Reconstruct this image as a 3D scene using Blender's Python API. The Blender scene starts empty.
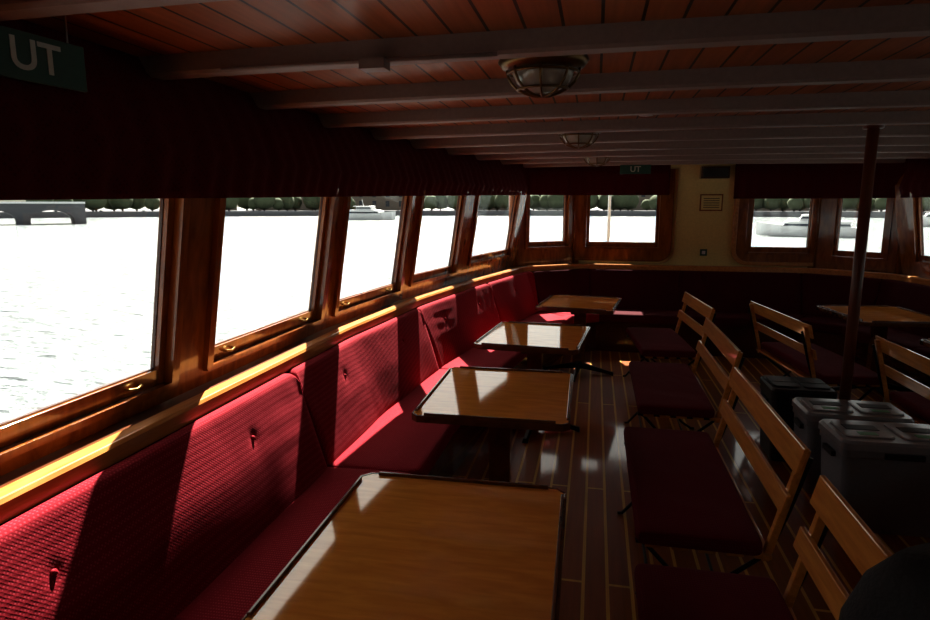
import bpy, bmesh, math, random
from mathutils import Vector, Matrix, noise
random.seed(3)
scene = bpy.context.scene
R = math.radians

# ------------------------------------------------------------------ materials
def new_mat(name):
    m = bpy.data.materials.new(name); m.use_nodes = True
    nt = m.node_tree
    return m, nt, nt.nodes["Principled BSDF"]

def setp(b, **k):
    for n, v in k.items():
        n = n.replace('_', ' ')
        if n in b.inputs: b.inputs[n].default_value = v

def plain(name, col, rough=.5, metal=0.0, bump=0, bscale=50, **k):
    m, nt, b = new_mat(name)
    setp(b, Base_Color=(*col, 1), Roughness=rough, Metallic=metal, **k)
    tc = nt.nodes.new('ShaderNodeTexCoord')
    n = nt.nodes.new('ShaderNodeTexNoise'); n.inputs['Scale'].default_value = bscale
    nt.links.new(tc.outputs['Object'], n.inputs['Vector'])
    mix = nt.nodes.new('ShaderNodeMixRGB'); mix.blend_type = 'MULTIPLY'; mix.inputs[0].default_value = .25
    mix.inputs[1].default_value = (*col, 1)
    nt.links.new(n.outputs['Fac'], mix.inputs[2]); nt.links.new(mix.outputs[0], b.inputs['Base Color'])
    if bump:
        bp = nt.nodes.new('ShaderNodeBump'); bp.inputs['Strength'].default_value = bump; bp.inputs['Distance'].default_value = .01
        nt.links.new(n.outputs['Fac'], bp.inputs['Height']); nt.links.new(bp.outputs[0], b.inputs['Normal'])
    return m

def wood(name, c1, c2, rough=.25, scale=(30, 2, 30), coat=.6, coatr=.08, bump=.02, spec=.25, cior=1.5):
    m, nt, b = new_mat(name)
    setp(b, Roughness=rough, Coat_Weight=coat, Coat_Roughness=coatr, Coat_IOR=cior)
    b.inputs['Specular IOR Level'].default_value = spec
    tc = nt.nodes.new('ShaderNodeTexCoord'); mp = nt.nodes.new('ShaderNodeMapping')
    mp.inputs['Scale'].default_value = scale
    n = nt.nodes.new('ShaderNodeTexNoise'); n.inputs['Scale'].default_value = 1.6; n.inputs['Detail'].default_value = 6
    n.inputs['Distortion'].default_value = .6
    cr = nt.nodes.new('ShaderNodeValToRGB')
    cr.color_ramp.elements[0].position = .32; cr.color_ramp.elements[0].color = (*c2, 1)
    cr.color_ramp.elements[1].position = .7; cr.color_ramp.elements[1].color = (*c1, 1)
    nt.links.new(tc.outputs['Object'], mp.inputs[0]); nt.links.new(mp.outputs[0], n.inputs['Vector'])
    nt.links.new(n.outputs['Fac'], cr.inputs[0]); nt.links.new(cr.outputs[0], b.inputs['Base Color'])
    if bump:
        bp = nt.nodes.new('ShaderNodeBump'); bp.inputs['Strength'].default_value = bump
        nt.links.new(n.outputs['Fac'], bp.inputs['Height']); nt.links.new(bp.outputs[0], b.inputs['Normal'])
    return m

def planks(name, c1, c2, cm, row, length, mortar, rough, coat, coatr, bstr=.25):
    m, nt, b = new_mat(name)
    setp(b, Roughness=rough, Coat_Weight=coat, Coat_Roughness=coatr)
    b.inputs['Specular IOR Level'].default_value = .2
    tc = nt.nodes.new('ShaderNodeTexCoord'); mp = nt.nodes.new('ShaderNodeMapping')
    mp.inputs['Rotation'].default_value = (0, 0, R(90))
    br = nt.nodes.new('ShaderNodeTexBrick'); br.offset = .37
    br.inputs['Scale'].default_value = 1
    br.inputs['Color1'].default_value = (*c1, 1); br.inputs['Color2'].default_value = (*c2, 1); br.inputs['Mortar'].default_value = (*cm, 1)
    br.inputs['Mortar Size'].default_value = mortar; br.inputs['Brick Width'].default_value = length; br.inputs['Row Height'].default_value = row
    br.inputs['Mortar Smooth'].default_value = .1
    nt.links.new(tc.outputs['Object'], mp.inputs[0]); nt.links.new(mp.outputs[0], br.inputs['Vector'])
    mp2 = nt.nodes.new('ShaderNodeMapping'); mp2.inputs['Scale'].default_value = (40, 2, 40)
    n = nt.nodes.new('ShaderNodeTexNoise'); n.inputs['Scale'].default_value = 1.2; n.inputs['Detail'].default_value = 5
    nt.links.new(tc.outputs['Object'], mp2.inputs[0]); nt.links.new(mp2.outputs[0], n.inputs['Vector'])
    mix = nt.nodes.new('ShaderNodeMixRGB'); mix.blend_type = 'MULTIPLY'; mix.inputs[0].default_value = .6
    nt.links.new(br.outputs['Color'], mix.inputs[1]); nt.links.new(n.outputs['Fac'], mix.inputs[2])
    nt.links.new(mix.outputs[0], b.inputs['Base Color'])
    bp = nt.nodes.new('ShaderNodeBump'); bp.inputs['Strength'].default_value = bstr; bp.inputs['Distance'].default_value = .003; bp.invert = True
    nt.links.new(br.outputs['Fac'], bp.inputs['Height']); nt.links.new(bp.outputs[0], b.inputs['Normal'])
    return m

def fabric(name, c1, c2, scale, sheen=.3, bump=.4, wrinkle=.3):
    m, nt, b = new_mat(name)
    setp(b, Roughness=.9, Sheen_Weight=sheen, Sheen_Roughness=.5)
    b.inputs['Specular IOR Level'].default_value = .15
    b.inputs['Sheen Tint'].default_value = (1, .12, .16, 1)
    tc = nt.nodes.new('ShaderNodeTexCoord')
    v = nt.nodes.new('ShaderNodeTexVoronoi'); v.inputs['Scale'].default_value = scale
    v.inputs['Randomness'].default_value = .15
    mp = nt.nodes.new('ShaderNodeMapping'); mp.inputs['Rotation'].default_value = (R(45), 0, 0)
    nt.links.new(tc.outputs['Object'], mp.inputs[0]); nt.links.new(mp.outputs[0], v.inputs['Vector'])
    cr = nt.nodes.new('ShaderNodeValToRGB')
    cr.color_ramp.elements[0].position = .22; cr.color_ramp.elements[0].color = (*c2, 1)
    cr.color_ramp.elements[1].position = .4; cr.color_ramp.elements[1].color = (*c1, 1)
    nt.links.new(v.outputs['Distance'], cr.inputs[0]); nt.links.new(cr.outputs[0], b.inputs['Base Color'])
    n = nt.nodes.new('ShaderNodeTexNoise'); n.inputs['Scale'].default_value = 3.5; n.inputs['Detail'].default_value = 1.5; n.inputs['Distortion'].default_value = .3
    nt.links.new(tc.outputs['Object'], n.inputs['Vector'])
    b1 = nt.nodes.new('ShaderNodeBump'); b1.inputs['Strength'].default_value = wrinkle; b1.inputs['Distance'].default_value = .05
    b2 = nt.nodes.new('ShaderNodeBump'); b2.inputs['Strength'].default_value = bump; b2.inputs['Distance'].default_value = .003
    nt.links.new(n.outputs['Fac'], b1.inputs['Height']); nt.links.new(b1.outputs[0], b2.inputs['Normal'])
    nt.links.new(v.outputs['Distance'], b2.inputs['Height']); nt.links.new(b2.outputs[0], b.inputs['Normal'])
    return m

def glass_mat():
    m, nt, b = new_mat('window_glass')
    nt.nodes.remove(b)
    out = nt.nodes['Material Output']
    t = nt.nodes.new('ShaderNodeBsdfTransparent'); t.inputs[0].default_value = (.95, .97, .96, 1)
    g = nt.nodes.new('ShaderNodeBsdfGlossy'); g.inputs['Roughness'].default_value = .02
    mx = nt.nodes.new('ShaderNodeMixShader'); mx.inputs[0].default_value = .05
    nt.links.new(t.outputs[0], mx.inputs[1]); nt.links.new(g.outputs[0], mx.inputs[2]); nt.links.new(mx.outputs[0], out.inputs[0])
    return m

M_GLASS = glass_mat()
M_TABLE = wood('varnished_tabletop', (.96, .42, .075), (.80, .30, .048), rough=.4, scale=(4, 22, 4), coat=1, coatr=.05, bump=.006, spec=0, cior=1.75)
M_RIM = wood('table_rim_wood', (.16, .05, .015), (.08, .025, .008), scale=(10, 10, 10))
M_FRAME = wood('window_mahogany', (.38, .12, .022), (.19, .048, .009), rough=.25, scale=(12, 12, 3), coat=.8)
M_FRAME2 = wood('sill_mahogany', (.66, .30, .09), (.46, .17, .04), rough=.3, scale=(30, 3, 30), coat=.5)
M_SILLD = wood('dark_sill_board', (.16, .045, .010), (.09, .022, .005), rough=.35, scale=(30, 3, 30), coat=.3)  # shade put into the board's colour, so only the inner rail looks sunlit
M_SLAT = wood('chair_slat_wood', (.80, .35, .07), (.58, .21, .035), rough=.3, scale=(30, 3, 30), coat=1)
M_FLOOR = planks('floor_planks', (.44, .13, .026), (.31, .08, .016), (1.0, .62, .12), .105, 2.6, .008, .4, .7, .07, .1)
M_CEIL = planks('ceiling_planks', (.58, .19, .055), (.48, .14, .04), (.03, .01, .005), .11, 9, .005, .45, .3, .25)
M_BEAM = plain('beam_paint', (.32, .24, .21), .5)
M_CREAM = plain('cream_wall_paint', (.90, .71, .27), .5)
M_RED = fabric('red_settee_fabric', (.25, .008, .018), (.44, .045, .065), 110, sheen=.12, wrinkle=.15)
M_CUSH = fabric('dark_red_cushion_fabric', (.12, .005, .012), (.17, .012, .022), 120, sheen=.03)
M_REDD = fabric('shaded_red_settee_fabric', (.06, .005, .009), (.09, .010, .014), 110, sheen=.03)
M_VAL = fabric('valance_velvet', (.08, .005, .008), (.055, .0035, .005), 60, sheen=.05)
M_IRON = plain('black_iron', (.015, .015, .017), .4, .6)
M_STEEL = plain('steel', (.35, .33, .30), .35, 1)
M_BRASS = plain('brass', (.55, .36, .12), .3, 1)
M_DBRASS = plain('tarnished_brass', (.20, .12, .05), .35, 1)
M_POLE = plain('pole_paint', (.16, .04, .02), .35)
M_DARKW = wood('dark_panel_wood', (.08, .022, .010), (.05, .014, .006))
M_GREY = plain('grey_plastic', (.20, .20, .215), .35)
M_LGREY = plain('light_grey_lid', (.32, .33, .34), .22)
M_BLACK = plain('black_plastic', (.012, .012, .014), .5)
M_NYLON = plain('black_nylon', (.006, .006, .008), .75, bump=.3, bscale=120)
M_GREEN = plain('sign_green', (.01, .09, .06), .5)
M_LABEL = plain('green_label', (.08, .35, .15), .5)
M_WHITE = plain('white_paint', (.8, .8, .8), .5)
M_SIGNW = plain('sign_lettering', (.6, .68, .6), .5)
M_OPAL = plain('lamp_glass', (.45, .42, .34), .12)
M_STONE = plain('stone', (.13, .13, .14), .9)
M_LEAF = plain('foliage', (.085, .105, .055), .9, bump=.5, bscale=2)
M_FACADE = plain('facade', (.26, .21, .17), .9)
M_ROOFT = plain('roof_tiles', (.09, .07, .07), .9)
M_DKGLASS = plain('dark_glass', (.05, .06, .08), .1)

# ------------------------------------------------------------------ mesh builder
class MB:
    def __init__(s): s.bm = bmesh.new(); s.mats = []
    def mi(s, m):
        if m not in s.mats: s.mats.append(m)
        return s.mats.index(m)
    def face(s, vs, i, smooth=False):
        try:
            f = s.bm.faces.new(vs); f.material_index = i; f.smooth = smooth
        except ValueError: pass
    def box(s, x0, x1, y0, y1, z0, z1, mat, M=None):
        i = s.mi(mat); M = M or Matrix()
        v = [s.bm.verts.new(M @ Vector(p)) for p in [(x0,y0,z0),(x1,y0,z0),(x1,y1,z0),(x0,y1,z0),(x0,y0,z1),(x1,y0,z1),(x1,y1,z1),(x0,y1,z1)]]
        for q in [(0,3,2,1),(4,5,6,7),(0,1,5,4),(1,2,6,5),(2,3,7,6),(3,0,4,7)]: s.face([v[k] for k in q], i)
    def loft(s, rings, mat, cap=True, closed=True, smooth=False, loop=False):
        i = s.mi(mat)
        vr = [[s.bm.verts.new(Vector(p)) for p in r] for r in rings]
        n = len(vr[0])
        pairs = list(zip(vr[:-1], vr[1:]))
        if loop: pairs.append((vr[-1], vr[0]))
        for a, b in pairs:
            for k in range(n if closed else n - 1):
                s.face([a[k], a[(k+1) % n], b[(k+1) % n], b[k]], i, smooth)
        if cap and closed and not loop:
            s.face(list(reversed(vr[0])), i); s.face(vr[-1], i)
    def tube(s, pts, r, mat, seg=8, loop=False):
        pts = [Vector(p) for p in pts]; rings = []; n = len(pts)
        rr = r if isinstance(r, (list, tuple)) else [r] * n
        up = None
        for k, p in enumerate(pts):
            if loop: t = (pts[(k+1) % n] - pts[k-1]).normalized()
            else: t = (pts[min(k+1, n-1)] - pts[max(k-1, 0)]).normalized()
            if up is None:
                up = t.orthogonal().normalized()
            else:
                up = (up - t * up.dot(t)).normalized()
            w = t.cross(up)
            rings.append([p + (up * math.cos(a) + w * math.sin(a)) * rr[k] for a in [2*math.pi*j/seg for j in range(seg)]])
        s.loft(rings, mat, smooth=True, loop=loop)
    def revolve(s, prof, mat, c=(0,0,0), seg=24, sx=1, sy=1):
        c = Vector(c)
        rings = [[c + Vector((r*math.cos(a)*sx, r*math.sin(a)*sy, z)) for a in [2*math.pi*j/seg for j in range(seg)]] for r, z in prof]
        s.loft(rings, mat, smooth=True)
    def panel(s, outer, holes, t, M, mat):
        cu = bpy.data.curves.new('tmp', 'CURVE'); cu.dimensions = '2D'; cu.fill_mode = 'BOTH'; cu.extrude = t / 2
        for poly in [outer] + list(holes):
            sp = cu.splines.new('POLY'); sp.points.add(len(poly) - 1)
            for p, q in zip(sp.points, poly): p.co = (q[0], q[1], 0, 1)
            sp.use_cyclic_u = True
        ob = bpy.data.objects.new('tmp', cu); scene.collection.objects.link(ob)
        dg = bpy.context.evaluated_depsgraph_get(); dg.update()
        me = bpy.data.meshes.new_from_object(ob.evaluated_get(dg))
        i = s.mi(mat)
        base = [s.bm.verts.new(M @ v.co) for v in me.vertices]
        for p in me.polygons: s.face([base[k] for k in p.vertices], i)
        bpy.data.objects.remove(ob); bpy.data.curves.remove(cu); bpy.data.meshes.remove(me)
    def done(s, name, loc=(0,0,0), rot=0, bevel=0, subsurf=0, parent=None):
        bmesh.ops.remove_doubles(s.bm, verts=s.bm.verts, dist=1e-5)
        bmesh.ops.recalc_face_normals(s.bm, faces=s.bm.faces)
        me = bpy.data.meshes.new(name); s.bm.to_mesh(me); s.bm.free()
        for m in s.mats: me.materials.append(m)
        ob = bpy.data.objects.new(name, me); scene.collection.objects.link(ob)
        ob.location = loc; ob.rotation_euler = (0, 0, rot)
        if bevel:
            b = ob.modifiers.new('bevel', 'BEVEL'); b.width = bevel; b.segments = 2; b.limit_method = 'ANGLE'; b.angle_limit = R(50)
        if subsurf:
            b = ob.modifiers.new('sub', 'SUBSURF'); b.levels = subsurf; b.render_levels = subsurf
        if parent: ob.parent = parent
        return ob

def rect(x0, x1, y0, y1): return [(x0,y0),(x1,y0),(x1,y1),(x0,y1)]
def rrect(x0, x1, y0, y1, r, corners=(1,1,1,1), seg=6):
    out = []
    for k, (cx, cy, a0) in enumerate([(x0+r,y0+r,180),(x1-r,y0+r,270),(x1-r,y1-r,0),(x0+r,y1-r,90)]):
        if corners[k]:
            for j in range(seg+1):
                a = R(a0 + 90*j/seg); out.append((cx + r*math.cos(a), cy + r*math.sin(a)))
        else:
            out.append([(x0,y0),(x1,y0),(x1,y1),(x0,y1)][k])
    return out

# ------------------------------------------------------------------ paths
CX = 1.14
WL = [(-1.60,-2.0),(-1.60,3.42),(-1.50,4.65),(-1.30,5.85),(-.97,7.5),(-.25,8.05)]
class Path:
    def __init__(s, pts, step=.25, chaikin=1):
        P = []
        for a, b in zip(pts[:-1], pts[1:]):
            a, b = Vector(a), Vector(b); n = max(1, int((b-a).length/step))
            for k in range(n): P.append(a.lerp(b, k/n))
        P.append(Vector(pts[-1]))
        for _ in range(chaikin):
            Q = [P[0]]
            for a, b in zip(P[:-1], P[1:]): Q += [a.lerp(b, .25), a.lerp(b, .75)]
            Q.append(P[-1]); P = Q
        s.P = P; s.S = [0]
        for a, b in zip(P[:-1], P[1:]): s.S.append(s.S[-1] + (b-a).length)
        s.L = s.S[-1]
    def at(s, t):
        t = min(max(t, 0), s.L - 1e-6)
        import bisect
        k = max(0, min(bisect.bisect_right(s.S, t) - 1, len(s.P) - 2))
        return s.P[k].lerp(s.P[k+1], (t - s.S[k]) / max(1e-9, s.S[k+1] - s.S[k]))
    def frame(s, t):
        p = s.at(t); d = (s.at(t + .06) - s.at(t - .06)).normalized()
        return p, Vector((d.y, -d.x))
    def pt(s, t, off, z):
        p, n = s.frame(t); q = p + n * off
        return Vector((q.x, q.y, z))
def sweep(mb, path, s0, s1, step, prof, mat, smooth=False):
    n = max(1, int((s1 - s0) / step)); rings = []
    for k in range(n + 1):
        t = s0 + (s1 - s0) * k / n
        pr = prof(t) if callable(prof) else prof
        rings.append([path.pt(t, o, z) for o, z in pr])
    mb.loft(rings, mat, smooth=smooth)
IL = [(-1.42,-2.0),(-1.42,3.35),(-1.33,4.6),(-1.14,5.78),(-.82,7.28),(-.15,7.78)]
INNER = Path(IL + [(2*CX-x, y) for x, y in reversed(IL)])
L = INNER.L
VALP = Path([(x, y) for x, y in WL] + [(2*CX-x, y) for x, y in reversed(WL)])
LV = VALP.L

# ------------------------------------------------------------------ shell
def ceil_z(x): return 2.185 - .025 * ((x - CX) / 2.7) ** 2
def wall_x(y, off=0.0):
    pts = WL
    if y >= 8.05: return -.25 - off
    for (xa, ya), (xb, yb) in zip(pts[:-1], pts[1:]):
        if ya <= y <= yb: return xa + (xb-xa)*(y-ya)/(yb-ya) - off
    return pts[0][0] - off

mb = MB(); mb.box(-1.75, 4.05, -2.1, 8.3, -.06, 0, M_FLOOR); mb.done('floor')

mb = MB(); rings = []
ys = [-2.05 + .25*k for k in range(39)] + [7.5, 7.75, 8.05, 8.2]
for y in sorted(ys):
    xl = wall_x(y, .02 if y < 8.05 else .15); xr = 2*CX - xl
    N = 16; top = []; bot = []
    for k in range(N+1):
        x = xl + (xr-xl)*k/N
        bot.append((x, y, ceil_z(x))); top.append((x, y, ceil_z(x)+.05))
    rings.append(bot + top[::-1])
mb.loft(rings, M_CEIL)
mb.box(.15, 3.1, 8.12, 9.3, 2.17, 2.24, M_DARKW)  # overhang added beyond the view to keep sun off the front seats
mb.done('ceiling')

yb = 1.27 - .69*3
while yb < 8.0:
    mb = MB(); xl = wall_x(yb) + .05
    rings = []
    N = 14
    for k in range(N+1):
        x = xl + (2*CX - 2*xl)*k/N; z = ceil_z(x)
        rings.append([(x, yb-.04, z+.005),(x, yb-.04, z-.055),(x, yb-.03, z-.065),(x, yb+.03, z-.065),(x, yb+.04, z-.055),(x, yb+.04, z+.005)])
    mb.loft(rings, M_BEAM); mb.done('ceiling_beam'); yb += .69

def seg_matrix(a, b, lean):
    a, b = Vector((*a, 0)), Vector((*b, 0)); d = (b-a).normalized()
    inward = d.cross(Vector((0,0,1)))
    up = (Vector((0,0,1)) + inward*lean)
    o = a - inward*lean*.95
    M = Matrix(((d.x, up.x, inward.x, o.x),(d.y, up.y, inward.y, o.y),(d.z, up.z, inward.z, o.z),(0,0,0,1)))
    return M, (b-a).length

win_n = [0]
def window(M, a0, a1, zb, zt, handles=False):
    """glass extents given; sash and casing grow around it"""
    win_n[0] += 1
    m = MB()
    hole = rect(a0-.035, a1+.035, zb-.06, zt+.035)
    m.panel(rect(a0-.034, a1+.034, zb-.059, zt+.034), [rect(a0, a1, zb, zt)], .035, M @ Matrix.Translation((0,0,-.005)), M_FRAME)
    m.panel(rect(a0-.012, a1+.012, zb-.012, zt+.012), [rect(a0+.004, a1-.004, zb+.004, zt-.004)], .012, M @ Matrix.Translation((0,0,-.012)), M_DARKW)
    m.panel(rrect(a0-.075, a1+.075, zb-.085, zt+.05, .02), [hole], .024, M @ Matrix.Translation((0,0,.036)), M_FRAME)
    m.box(a0-.003, a1+.003, zb-.003, zt+.003, -.012, -.008, M_GLASS, M)
    if handles:
        for f in (.12, .86):
            x = a0 + (a1-a0)*f
            m.tube([M @ Vector(p) for p in [(x-.03,zb-.03,.012),(x-.03,zb-.03,.03),(x,zb-.035,.036),(x+.03,zb-.03,.03),(x+.03,zb-.03,.012)]], .005, M_BRASS)
    m.done('window_%d' % win_n[0], bevel=.004)
    return hole

def wall(name, segs, lean, z0=.0, ztop=1.88, mat=M_FRAME):
    m = MB()
    for a, b, wins in segs:
        M, ln = seg_matrix(a, b, lean)
        holes = []
        for (w0, w1, zb, zt) in wins: holes.append(window(M, w0, w1, zb, zt, handles=(zb < 1.1)))
        m.panel(rect(0, ln, z0, ztop), holes, .05, M, mat)
        if ztop < 2.1:   # frieze board above the leaning window band
            p0 = M @ Vector((0, ztop-.02, 0)); p1 = M @ Vector((ln, ztop-.02, 0))
            dv = (p1-p0).normalized(); nv = dv.cross(Vector((0,0,1)))
            m.loft([[p + nv*a + Vector((0,0,z)) for a, z in ((-.03,0),(.02,0),(-.10,2.2-ztop),(-.15,2.2-ztop))] for p in (p0, p1)], mat)
    return m.done(name)

def along(a, b, y):
    t = (y-a[1])/(b[1]-a[1]); return t*(Vector(b)-Vector(a)).length
ZT = 1.78
specs = [[(-1.75,-.80,1.07),(-.38,.58,1.07),(.98,1.95,1.07),(2.28,3.26,1.075)],[(3.56,4.49,1.08)],[(4.80,5.62,1.11)],[(6.05,7.18,1.16)]]
segsL = []
for k, sp in enumerate(specs):
    a, b = WL[k], WL[k+1]
    segsL.append((a, b, [(along(a,b,y0), along(a,b,y1), zb, ZT) for y0,y1,zb in sp]))
wall('wall_left', segsL, .16)
segsR = []
for k, sp in enumerate(specs):
    a, b = WL[k], WL[k+1]; ln = (Vector(b)-Vector(a)).length
    a2, b2 = (2*CX-b[0], b[1]), (2*CX-a[0], a[1])
    segsR.append((a2, b2, [(ln-along(a,b,y1), ln-along(a,b,y0), zb, ZT) for y0,y1,zb in sp]))
wall('wall_right', segsR[::-1], .16)
fa, fb = WL[4], WL[5]
ra, rb = (2*CX-fb[0], fb[1]), (2*CX-fa[0], fa[1])
wall('wall_front_left', [(fa, fb, [(.22, .73, 1.22, 1.84)])], 0, ztop=2.18)
wall('wall_front_right', [(ra, rb, [(.26, .70, 1.15, 1.84)])], 0, ztop=2.18)
wall('wall_front', [((-.25,8.05),(2.53,8.05),[(.17,.98,1.21,1.84),(2.09,2.71,1.17,1.84)])], 0, ztop=2.2, mat=M_CREAM)
Mf, _ = seg_matrix((-.25,8.05),(2.53,8.05),0)
mb = MB()
mb.panel(rrect(0,1.17,.98,2.1,.16,(0,1,0,0)), [rect(.17-.07,.98+.07,1.21-.08,1.84+.05)], .03, Mf @ Matrix.Translation((0,0,.045)), M_FRAME)
mb.panel(rrect(-.0,1.20,.955,2.1,.18,(0,1,0,0)), [rrect(.0,1.15,1.0,2.1,.14,(0,1,0,0))], .05, Mf @ Matrix.Translation((0,0,.05)), M_FRAME2)
mb.done('trim_1', bevel=.006)
mb = MB()
mb.panel(rrect(1.89,2.78,.98,2.1,.16,(1,0,0,0)), [rect(2.09-.07,2.71+.06,1.17-.08,1.84+.05)], .03, Mf @ Matrix.Translation((0,0,.045)), M_FRAME)
mb.panel(rrect(1.86,2.78,.955,2.1,.18,(1,0,0,0)), [rrect(1.91,2.78,1.0,2.1,.14,(1,0,0,0))], .05, Mf @ Matrix.Translation((0,0,.05)), M_FRAME2)
mb.done('trim_2', bevel=.006)
for k, (x, y) in enumerate([(-.97,7.5),(-.25,8.05),(2.53,8.05),(3.25,7.5)]):
    mb = MB(); mb.tube([(x,y,.9),(x,y,2.17)], .06, M_FRAME, 12); mb.done('trim_%d' % (k+3))
mb = MB(); mb.box(-1.75, 4.05, -2.08, -2.0, 0, 2.2, M_DARKW); mb.done('wall_back')

# sill board and raised inner rail
mb = MB()
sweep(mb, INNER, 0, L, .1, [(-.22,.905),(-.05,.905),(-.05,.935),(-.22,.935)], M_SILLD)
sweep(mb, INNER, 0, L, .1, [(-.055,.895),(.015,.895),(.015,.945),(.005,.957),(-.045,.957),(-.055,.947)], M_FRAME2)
mb.done('window_sill', bevel=.003)
mb = MB()
sweep(mb, INNER, 0, L, .1, [(-.02,0),(.0,0),(.0,.91),(-.02,.91)], M_DARKW)
mb.done('trim_7')

def zlow(t):
    if t < 9.6: return 1.66 + .13*max(0, (t-2)/7.6)
    if t < LV/2: return 1.79
    return 1.745
def val_prof(t):
    side = t < 9.45 or t > LV-9.45
    r = .007*math.sin(t*48) + .004*math.sin(t*23+1)
    zb = zlow(t)
    if side: o0, o1, o2, o3 = .183, .212, .165, .08
    else: o0 = o1 = o2 = o3 = .10
    return [(o3-.02,2.16),(o3+r*.2,2.16),(o2+r*.5,2.0),(o1+r*.8,1.85),(o0+r,zb+.03),(o0+r,zb),(o0+r-.010,zb),(o1-.012+r*.8,1.85),(o2-.012+r*.5,2.0)]
mb = MB(); sweep(mb, VALP, 0, 11.55, .022, val_prof, M_VAL, smooth=True); mb.done('window_valance')
mb = MB(); sweep(mb, VALP, 12.28, LV, .022, val_prof, M_VAL, smooth=True); mb.done('window_valance')

# ------------------------------------------------------------------ settee
def rounded_prof(pts, r=.03, seg=4, fine=None):
    out = []; n = len(pts)
    for k in range(n):
        a, b, c = Vector(pts[k-1]), Vector(pts[k]), Vector(pts[(k+1) % n])
        u = (a-b); v = (c-b); rr = min(r, u.length*.45, v.length*.45)
        p = b + u.normalized()*rr; q = b + v.normalized()*rr
        for j in range(seg+1):
            t = j/seg; out.append(tuple(p*(1-t)**2 + b*2*t*(1-t) + q*t*t))
    if fine:
        o2 = []
        for k in range(len(out)):
            a, b = Vector(out[k]), Vector(out[(k+1) % len(out)]); m = max(1, int((b-a).length/fine))
            for j in range(m): o2.append(tuple(a.lerp(b, j/m)))
        out = o2
    return out
def relief(t, z, buttons):
    """gentle puckers and small button tufts pressed into the padded back"""
    d = .0012*noise.noise(Vector((t*2.5, z*6.0, 1.3)))
    d += .0009*math.sin(z*70 + 3*noise.noise(Vector((t*2, z*2, 7))))*max(0, noise.noise(Vector((t*1.7, z*1.5, 9.0))))*2
    for bt in buttons:
        dx, dz = t-bt, z-.755; r = math.hypot(dx, dz)
        d -= .008*math.exp(-(r/.020)**2) + .002*math.exp(-(r/.05)**2)
    return d
def cushion(mb, s0, s1, pts, mat, r=.03, buttons=None):
    fine = buttons is not None
    base = rounded_prof(pts, r, fine=.018 if fine else None); c = sum((Vector(p) for p in pts), Vector((0,0)))/len(pts)
    ts = [(0,.55),(.006,.8),(.018,.93),(.04,1.0)]
    mid = max(2, int((s1-s0)/(.018 if fine else .06))); seq = [(s0+a, f) for a, f in ts]
    seq += [(s0+.04+(s1-s0-.08)*k/mid, 1.0) for k in range(1, mid)]
    seq += [(s1-a, f) for a, f in reversed(ts)]
    rings = []
    for t, f in seq:
        ring = []
        for p in base:
            w = .002*math.sin(t*9)
            if fine and p[0] > c.x*.75 and .47 < p[1] < .885:
                w += relief(t, p[1], buttons)*min(1, (.89-p[1])/.04)*min(1, (t-s0)/.05, (s1-t)/.05)
            elif not fine: w += .0015*math.sin(t*31+2)
            ring.append(INNER.pt(t, c.x + (p[0]-c.x)*f + w, c.y + (p[1]-c.y)*(1-(1-f)*.3)))
        rings.append(ring)
    mb.loft(rings, mat, smooth=True)
seams = [.02,.8,2.72,4.60,6.46,8.1,9.42,10.25,11.55]
seams = seams + [L-x for x in reversed(seams)]
mb = MB()
for a, b in zip(seams[:-1], seams[1:]):
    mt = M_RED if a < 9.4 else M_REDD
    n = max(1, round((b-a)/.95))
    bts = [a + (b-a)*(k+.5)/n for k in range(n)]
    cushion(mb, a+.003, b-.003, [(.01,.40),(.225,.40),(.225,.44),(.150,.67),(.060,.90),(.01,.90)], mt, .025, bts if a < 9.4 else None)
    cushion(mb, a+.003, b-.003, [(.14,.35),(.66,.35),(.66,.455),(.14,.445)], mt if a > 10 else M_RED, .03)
    for t in bts:
        p = INNER.pt(t, .110, .755)
        mb.revolve([(.001,-.010),(.008,-.007),(.011,0),(.008,.007),(.001,.010)], mt, p, 12)
sweep(mb, INNER, .02, L-.02, .2, [(.05,0),(.58,0),(.58,.36),(.05,.36)], M_DARKW)
mb.done('settee')

# ------------------------------------------------------------------ tables
def table(x, y, rot, w=.71, l=.86):
    m = MB(); W, D, c = w/2, l/2, .03
    octo = [(-W+c,-D),(W-c,-D),(W,-D+c),(W,D-c),(W-c,D),(-W+c,D),(-W,D-c),(-W,-D+c)]
    m.panel(octo, [], .026, Matrix.Translation((0,0,.707)), M_TABLE)
    e = .008
    rim_o = [(px*(1+e/W), py*(1+e/D)) for px, py in octo]
    m.panel(rim_o, [[(px*.999,py*.999) for px,py in octo]], .034, Matrix.Translation((0,0,.704)), M_RIM)
    g = .055
    for sx in (-1, 1):
        m.box(min(sx*W, sx*(W-.010)), max(sx*W, sx*(W-.010)), -D+g, D-g, .715, .731, M_RIM)
        m.box(-W+g, W-g, min(sx*D, sx*(D-.010)), max(sx*D, sx*(D-.010)), .715, .731, M_RIM)
    m.box(-W+.08, W-.08, -.04, .04, .65, .695, M_RIM)
    m.box(-.04, .04, -D+.1, D-.1, .65, .695, M_RIM)
    m.box(-.055, .055, -.035, .035, .10, .66, M_RIM)
    m.revolve([(.001,.06),(.07,.06),(.06,.10),(.045,.13),(.001,.13)], M_IRON, seg=16)
    for a in (0, 90, 180, 270):
        ca, sa = math.cos(R(a)), math.sin(R(a))
        rings = []
        for rr, zc, hw, hh in [(.03,.085,.026,.03),(.15,.06,.022,.022),(.30,.03,.02,.014),(.345,.018,.022,.018)]:
            rings.append([(ca*rr - sa*u, sa*rr + ca*u, zc+v) for u, v in [(-hw,-hh),(hw,-hh),(hw*.6,hh),(-hw*.6,hh)]])
        m.loft(rings, M_IRON)
    m.done('dining_table', (x, y, 0), R(rot), bevel=.002)
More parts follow.
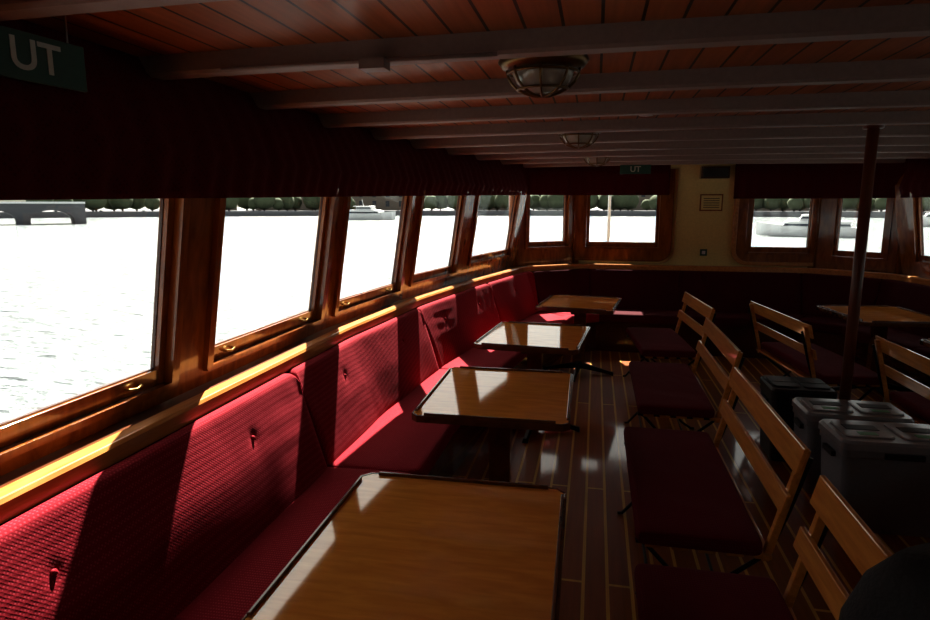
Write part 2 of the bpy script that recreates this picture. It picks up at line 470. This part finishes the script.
table(-.42, 1.56, 1); table(-.45, 3.06, 1.0); table(-.41, 4.53, -5); table(-.12, 6.18, -7.5)
table(2.50, 6.05, 7); table(2.69, 4.53, 4); table(2.72, 3.06, 0); table(2.72, 1.56, 0)

# ------------------------------------------------------------------ slatted benches
def chair(x, y, rot, ln, name):
    m = MB(); h = ln/2
    for k in range(5):
        xx = -.20 + k*.095
        m.box(xx, xx+.06, -h+.02, h-.02, .415, .432, M_SLAT)
    base = rounded_prof([(-.235,.432),(.205,.432),(.205,.492),(-.235,.492)], .026, 4)
    rings = []; c = Vector((-.015,.46))
    ts = [(0,.80),(.008,.93),(.022,.985),(.05,1)]
    mid = 6; seq = [(-h+a, f) for a, f in ts] + [(-h+.05+(ln-.1)*k/mid, 1.0) for k in range(1, mid)] + [(h-a, f) for a, f in reversed(ts)]
    for t, f in seq:
        rings.append([(c.x+(p[0]-c.x)*(1-(1-f)*.25), t, c.y+(p[1]-c.y)*f + (.006*math.cos(t/h*1.5) if p[1] > .46 else 0)) for p in base])
    m.loft(rings, M_CUSH, smooth=True)
    def bx(z): return .215 + (z-.43)*.24
    for sy in (-1, 1):
        yy = sy*(h-.05)
        m.loft([[(bx(z)+a, yy+b, z) for a, b in [(0,-.014),(.028,-.014),(.028,.014),(0,.014)]] for z in (.40,.60,.83)], M_SLAT)
        m.tube([(bx(.83)+.034,yy,.80),(bx(.6)+.034,yy,.60),(.235,yy,.43),(.12,yy,.33),(-.02,yy,.22),(-.16,yy,.09),(-.225,yy,.01),(-.25,yy,.008)], .009, M_IRON)
        m.tube([(-.23,yy-sy*.02,.425),(-.19,yy-sy*.02,.40),(-.06,yy-sy*.02,.26),(.07,yy-sy*.02,.15),(.17,yy-sy*.02,.05),(.235,yy-sy*.02,.008),(.26,yy-sy*.02,.008)], .009, M_IRON)
        m.tube([(-.23,yy-sy*.02,.41),(.235,yy-sy*.02,.41)], .008, M_IRON)
    m.tube([(-.15,-h+.05,.10),(-.15,h-.05,.10)], .007, M_IRON)
    m.tube([(.13,-h+.07,.09),(.13,h-.07,.09)], .007, M_IRON)
    for z0, z1 in ((.605,.675),(.755,.85)):
        m.loft([[(bx(z0)-.012, t, z0),(bx(z0)+.004, t, z0),(bx(z1)+.004, t, z1),(bx(z1)-.012, t, z1)] for t in (-h, h)], M_SLAT)
    m.done(name, (x, y, 0), R(rot), bevel=.004)
chair(.40, 1.76, 0, .46, 'folding_chair')
chair(.42, 2.76, 0, 1.12, 'slatted_bench')
chair(.52, 4.25, 0, 1.10, 'slatted_bench')
chair(.60, 5.70, 5, .98, 'slatted_bench')
chair(1.72, 5.20, 187, 1.12, 'slatted_bench')
chair(2.10, 3.80, 181, 1.08, 'slatted_bench')
chair(2.10, 2.5, 180, 1.08, 'slatted_bench')
chair(.45, .95, 0, .60, 'folding_chair')

# ------------------------------------------------------------------ pole, bins
mb = MB(); mb.tube([(1.6,4.24,0),(1.6,4.24,2.17)], .032, M_POLE, 16)
mb.revolve([(.001,2.12),(.055,2.12),(.055,2.185),(.001,2.185)], M_POLE, (1.6,4.24,0), 16)
mb.revolve([(.001,0),(.07,0),(.07,.02),(.001,.02)], M_POLE, (1.6,4.24,0), 16)
mb.done('support_pole')
def bin_(x, y, w, d, h, body, lid, name, rot=0):
    m = MB()
    def ring(z, f): return [(px*f, py*f, z) for px, py in rrect(-w/2, w/2, -d/2, d/2, .035)]
    m.loft([ring(0,.86), ring(.02,.88), ring(h-.09,.97), ring(h-.085,1.0), ring(h-.05,1.0), ring(h-.05,.97), ring(h-.045,.97)], body)
    m.loft([ring(h-.05,1.03), ring(h-.015,1.03), ring(h,.98)], lid)
    for sx in (-1, 1):
        m.loft([[(px+sx*w*.24, py, z) for px, py in rrect(-w*.21*f, w*.21*f, -d*.36*f, d*.36*f, .03)] for z, f in ((h-.001,1),(h+.006,1),(h+.010,.95))], lid)
        m.box(sx*w*.24-.08, sx*w*.24+.08, -.02, .055, h+.006, h+.0125, M_BLACK)
        if body is not M_BLACK: m.box(sx*w*.24-.045, sx*w*.24+.045, -d*.28, -d*.15, h+.006, h+.012, M_LABEL)
    m.box(-.09, .09, -d/2-.014, -d/2+.01, h-.085, h-.055, M_BLACK)
    for sx in (-1,1): m.box(sx*w/2-.012, sx*w/2+.012, -.06, .06, h-.13, h-.10, M_BLACK)
    m.done(name, (x, y, 0), R(rot), bevel=.003)
bin_(1.54, 3.48, .56, .34, .50, M_GREY, M_LGREY, 'recycling_bin', 2)
bin_(1.50, 3.88, .54, .32, .50, M_GREY, M_LGREY, 'recycling_bin', 0)
bin_(1.35, 4.36, .38, .34, .50, M_BLACK, M_BLACK, 'waste_bin', 0)

# ------------------------------------------------------------------ ceiling lamps
def lamp(x, y):
    m = MB(); z = ceil_z(x)
    m.revolve([(.001,z+.0),(.14,z),(.145,z-.015),(.13,z-.035),(.10,z-.04),(.001,z-.04)], M_DBRASS, (x,y,0), 28, sx=1.1, sy=.9)
    m.revolve([(.10,z-.035),(.098,z-.055),(.085,z-.085),(.06,z-.105),(.03,z-.115),(.001,z-.118)], M_OPAL, (x,y,0), 28, sx=1.1, sy=.9)
    for a in (0, 45, 90, 135):
        pts = []
        for k in range(13):
            t = math.pi*k/12; r = .116*math.cos(t)
            pts.append((x+r*math.cos(R(a))*1.1, y+r*math.sin(R(a))*.9, z-.035-.095*math.sin(t)))
        m.tube(pts, .005, M_DBRASS, 6)
    for r, zz in ((.112,.05),(.08,.105)):
        m.tube([(x+r*1.1*math.cos(2*math.pi*k/24), y+r*.9*math.sin(2*math.pi*k/24), z-zz) for k in range(24)], .005, M_DBRASS, 6, loop=True)
    m.done('caged_ceiling_lamp')
lamp(-.20, 2.30); lamp(-.13, 4.37); lamp(-.01, 6.44); lamp(2.46, 2.30); lamp(2.42, 4.37)
mb = MB(); zz = ceil_z(.35)
mb.revolve([(.001,zz),(.05,zz),(.05,zz-.02),(.035,zz-.05),(.001,zz-.055)], M_WHITE, (.24,3.50,0), 20); mb.done('smoke_detector')
mb = MB(); zz = ceil_z(-.7)-.065
mb.tube([(-1.2,1.9,zz-.005),(-.75,1.9,zz-.003),(-.3,1.9,zz)], .007, M_BEAM); mb.box(-.72,-.64,1.87,1.93,zz-.03,zz+.0,M_BEAM); mb.done('cable_junction_box')

# ------------------------------------------------------------------ signs
def sign(name, text, cx, cy, cz, w, h, rot, size, hang=True):
    m = MB(); m.box(-w/2, w/2, -.006, .006, -h/2, h/2, M_GREEN)
    if hang:
        for sx in (-1,1): m.tube([(sx*w*.35,0,h/2),(sx*w*.35,0,2.17-cz)], .003, M_STEEL, 6)
    ob = m.done(name, (cx,cy,cz), R(rot), bevel=.002)
    cu = bpy.data.curves.new('lettering', 'FONT'); cu.body = text; cu.size = size; cu.align_x = 'CENTER'; cu.align_y = 'CENTER'; cu.extrude = .001; cu.offset = .0012*size/.1
    t = bpy.data.objects.new('lettering', cu); scene.collection.objects.link(t); t.data.materials.append(M_SIGNW)
    t.parent = ob; t.location = (0, -.0075, 0); t.rotation_euler = (R(90), 0, 0)
    return ob
sign('exit_sign', 'UT', -1.375, 1.365, 2.028, .28, .115, 84, .105)
sign('exit_sign', 'UT', .42, 7.45, 2.07, .34, .10, 0, .09)
mb = MB(); mb.box(1.22,1.48,8.0,8.02,1.60,1.80,M_FRAME); mb.box(1.235,1.465,7.995,8.01,1.615,1.785,M_CREAM)
for k in range(5): mb.box(1.26,1.44,7.993,7.996,1.64+k*.026,1.648+k*.026,M_DARKW)
mb.done('framed_notice')
mb = MB(); mb.box(1.26,1.34,8.015,8.022,1.06,1.14,M_GREEN); mb.box(1.28,1.32,8.012,8.016,1.08,1.12,M_WHITE); mb.done('safety_sticker')
mb = MB(); mb.box(1.20,1.52,7.90,8.02,1.98,2.12,M_DARKW); mb.box(1.22,1.50,7.892,7.902,2.0,2.10,M_BLACK); mb.done('wall_speaker', bevel=.006)

# ------------------------------------------------------------------ backpack
mb = MB(); rings = []
for z, fx, fy in [(0,.75,.8),(.02,.95,.97),(.12,1.02,1.03),(.30,1.0,1.0),(.46,.95,.93),(.54,.80,.78),(.60,.55,.5),(.62,.15,.15)]:
    rings.append([(px*fx, py*fy, z) for px, py in rrect(-.17,.17,-.13,.13,.08)])
mb.loft(rings, M_NYLON, smooth=True)
rings = []
for z, f in [(.05,.7),(.07,.95),(.18,1),(.26,.95),(.29,.7)]:
    rings.append([(px*f, py*f-.14, z) for px, py in rrect(-.11,.11,-.04,.04,.03)])
mb.loft(rings, M_NYLON, smooth=True)
mb.tube([(-.04,.10,.58),(-.03,.11,.635),(.03,.11,.635),(.04,.10,.58)], .009, M_NYLON)
for sx in (-1,1): mb.tube([(sx*.06,.10,.55),(sx*.08,.15,.44),(sx*.085,.155,.28),(sx*.09,.12,.06)], .012, M_NYLON)
mb.done('backpack', (.60, 1.03, .499), R(-60))

# ------------------------------------------------------------------ outside
def water_mat():
    m, nt, b = new_mat('water')
    setp(b, Base_Color=(.26,.29,.30,1), Roughness=.12)
    tc = nt.nodes.new('ShaderNodeTexCoord'); n = nt.nodes.new('ShaderNodeTexNoise'); n.inputs['Scale'].default_value = 1.3; n.inputs['Detail'].default_value = 7
    mp = nt.nodes.new('ShaderNodeMapping'); mp.inputs['Scale'].default_value = (1,1.8,1)
    nt.links.new(tc.outputs['Object'], mp.inputs[0]); nt.links.new(mp.outputs[0], n.inputs['Vector'])
    bp = nt.nodes.new('ShaderNodeBump'); bp.inputs['Strength'].default_value = 1; bp.inputs['Distance'].default_value = .6
    nt.links.new(n.outputs['Fac'], bp.inputs['Height']); nt.links.new(bp.outputs[0], b.inputs['Normal'])
    return m
mb = MB(); mb.box(-600,600,-300,900,-1.6,-1.3,water_mat()); mb.done('water')
WZ = -1.3
mb = MB()
def polar(az, d): return (math.sin(R(az))*d, math.cos(R(az))*d)
for az in range(-75, 76, 3):
    x, y = polar(az, 178); x2, y2 = polar(az+3.2, 178)
    x3, y3 = polar(az+3.2, 230); x4, y4 = polar(az, 230)
    i = mb.mi(M_STONE)
    v = [mb.bm.verts.new((a,b,z)) for z in (WZ, WZ+1.4) for a,b in ((x,y),(x2,y2),(x3,y3),(x4,y4))]
    for q in [(4,5,6,7),(0,1,5,4),(1,2,6,5),(3,0,4,7),(2,3,7,6)]: mb.face([v[k] for k in q], i)
mb.done('quay')
mb = MB()
for az10 in range(-500, 500, 9):
    az = az10/10 + random.uniform(-.4,.4)
    if -46 > az or 8 < az < 12 or -22 < az < -17: continue
    d = 182 + random.random()*10; x, y = polar(az, d); h = 3.0 + random.random()*4
    mb.tube([(x,y,WZ+1.4),(x,y,WZ+1.4+h*.5)], .25, M_ROOFT, 6)
    prof = [(.1,-.5),(.36,-.42),(.5,-.15),(.48,.1),(.36,.34),(.16,.47),(.02,.5)]
    rings = []
    for r, z in prof:
        rings.append([(x + r*h*(1+.25*math.sin(3*a+az)+random.uniform(-.12,.12))*math.cos(a)*.9, y + r*h*(1+.2*math.sin(2*a+az*2))*math.sin(a)*.9, WZ+1.6+h*.5+z*h*.9+random.uniform(-.04,.04)*h) for a in [2*math.pi*j/12 for j in range(12)]])
    mb.loft(rings, M_LEAF, smooth=True)
mb.done('tree_line')
mb = MB()
for k, az in enumerate([-34,-27,-20,-9,-3,4,10,14,19,25,31,37,43]):
    x, y = polar(az, 208); w = 16 + (k*7) % 9; h = 11 + (k*5) % 8
    M = Matrix.Translation((x,y,WZ)) @ Matrix.Rotation(-R(az), 4, 'Z')
    mb.box(-w/2,w/2,-5,5,1.4,h,M_FACADE,M)
    mb.loft([[M@Vector((sx,-5.4,h)),M@Vector((sx,5.4,h)),M@Vector((sx,0,h+4))] for sx in (-w/2,w/2)], M_ROOFT)
    for r_ in range(3):
        for c in range(5):
            u = -w/2 + w*(c+.5)/5
            mb.box(u-.6,u+.6,-5.05,-4.95,2.5+r_*3,4.3+r_*3,M_DKGLASS,M)
mb.done('waterfront_houses')
mb = MB()
x, y = polar(-56, 120); Mb = Matrix.Translation((x,y,WZ)) @ Matrix.Rotation(R(50), 4, 'Z') @ Matrix.Rotation(R(90), 4, 'X')
holes = []
for k in range(-7, 4):
    c = k*7.5
    holes.append([(c-2.9,.0)] + [(c-2.9*math.cos(math.pi*j/12), .5+1.7*math.sin(math.pi*j/12)) for j in range(13)] + [(c+2.9,.0)])
mb.panel(rect(-62,27,-.0,3.2), holes, 5, Mb, M_STONE)
mb.panel(rect(-62,27,3.2,3.5), [], 6, Mb, M_WHITE)
mb.done('arch_bridge')
def boat(x, y, rot, ln, name='motor_boat'):
    m = MB(); rings = []
    for t, w, zk in [(-.5,.75,.1),(-.3,.95,0),(0,1,0),(.3,.7,.1),(.45,.28,.25),(.5,.02,.4)]:
        W = ln*.14*w; z1 = ln*(.10+.05*max(0,t*2))
        rings.append([(-W,ln*t,z1),(-W*.75,ln*t,ln*.0+zk*.3),(W*.75,ln*t,zk*.3),(W,ln*t,z1)])
    m.loft(rings, M_WHITE)
    def cab(t0,t1,w,z0,z1,mat,sl=.03):
        W=ln*w
        m.loft([[(-W,ln*t0,ln*z0),(W,ln*t0,ln*z0),(W,ln*t1,ln*z0),(-W,ln*t1,ln*z0)],[(-W*.9,ln*(t0+sl*.3),ln*z1),(W*.9,ln*(t0+sl*.3),ln*z1),(W*.9,ln*(t1-sl),ln*z1),(-W*.9,ln*(t1-sl),ln*z1)]], mat)
    cab(-.38,.26,.115,.09,.155,M_WHITE); cab(-.37,.245,.117,.115,.14,M_DKGLASS); cab(-.40,.2,.12,.155,.17,M_WHITE)
    cab(-.2,.1,.09,.17,.225,M_WHITE); cab(-.19,.09,.092,.19,.212,M_DKGLASS); cab(-.25,.08,.095,.225,.235,M_WHITE)
    m.tube([(0,-.1*ln,.23*ln),(0,-.13*ln,.34*ln)], .004*ln, M_WHITE, 6)
    m.done(name, (x,y,WZ), R(rot))
boat(*polar(17.0, 68), 75, 9)
boat(*polar(-20.5, 128), -100, 12); boat(*polar(26, 110), 70, 12)
mb = MB(); mb.box(-1.2,3.5,8.25,12.5,-.2,-.05,M_DARKW)
mb.tube([(.22,11,-.06),(.22,11,3)], .025, M_WHITE, 8); mb.done('foredeck')

# ------------------------------------------------------------------ light
w = bpy.data.worlds.new('sky'); scene.world = w; w.use_nodes = True
nt = w.node_tree; bg = nt.nodes['Background']
sky = nt.nodes.new('ShaderNodeTexSky'); sky.sky_type = 'NISHITA'; sky.sun_disc = False
d = Vector((.180,-.620,-.764)).normalized()
sky.sun_elevation = R(50); sky.sun_rotation = math.atan2(-d.x, -d.y)
sky.dust_density = 3; sky.air_density = 1.0
hs = nt.nodes.new('ShaderNodeHueSaturation'); hs.inputs['Saturation'].default_value = .4
tint = nt.nodes.new('ShaderNodeMixRGB'); tint.blend_type = 'MULTIPLY'; tint.inputs[0].default_value = 1; tint.inputs[2].default_value = (1,.94,.84,1)
nt.links.new(sky.outputs[0], hs.inputs['Color']); nt.links.new(hs.outputs[0], tint.inputs[1]); nt.links.new(tint.outputs[0], bg.inputs[0])
bg.inputs[1].default_value = .23
ld = bpy.data.lights.new('sun', 'SUN'); ld.energy = 24; ld.angle = R(.53); ld.color = (1,.93,.84)
so = bpy.data.objects.new('sun', ld); scene.collection.objects.link(so)
so.rotation_euler = d.to_track_quat('-Z','Y').to_euler(); so.location = (-5,15,20)

# ------------------------------------------------------------------ camera
cd = bpy.data.cameras.new('camera'); cd.sensor_width = 36; cd.lens = 24.0; cd.clip_start = .05; cd.clip_end = 2000
cam = bpy.data.objects.new('camera', cd); scene.collection.objects.link(cam)
cam.location = (0,0,1.67); cam.rotation_euler = (R(90-9.6), 0, R(11.8))
scene.camera = cam
scene.view_settings.view_transform = 'Standard'
scene.view_settings.look = 'None'
scene.view_settings.exposure = .25
scene.view_settings.gamma = .84
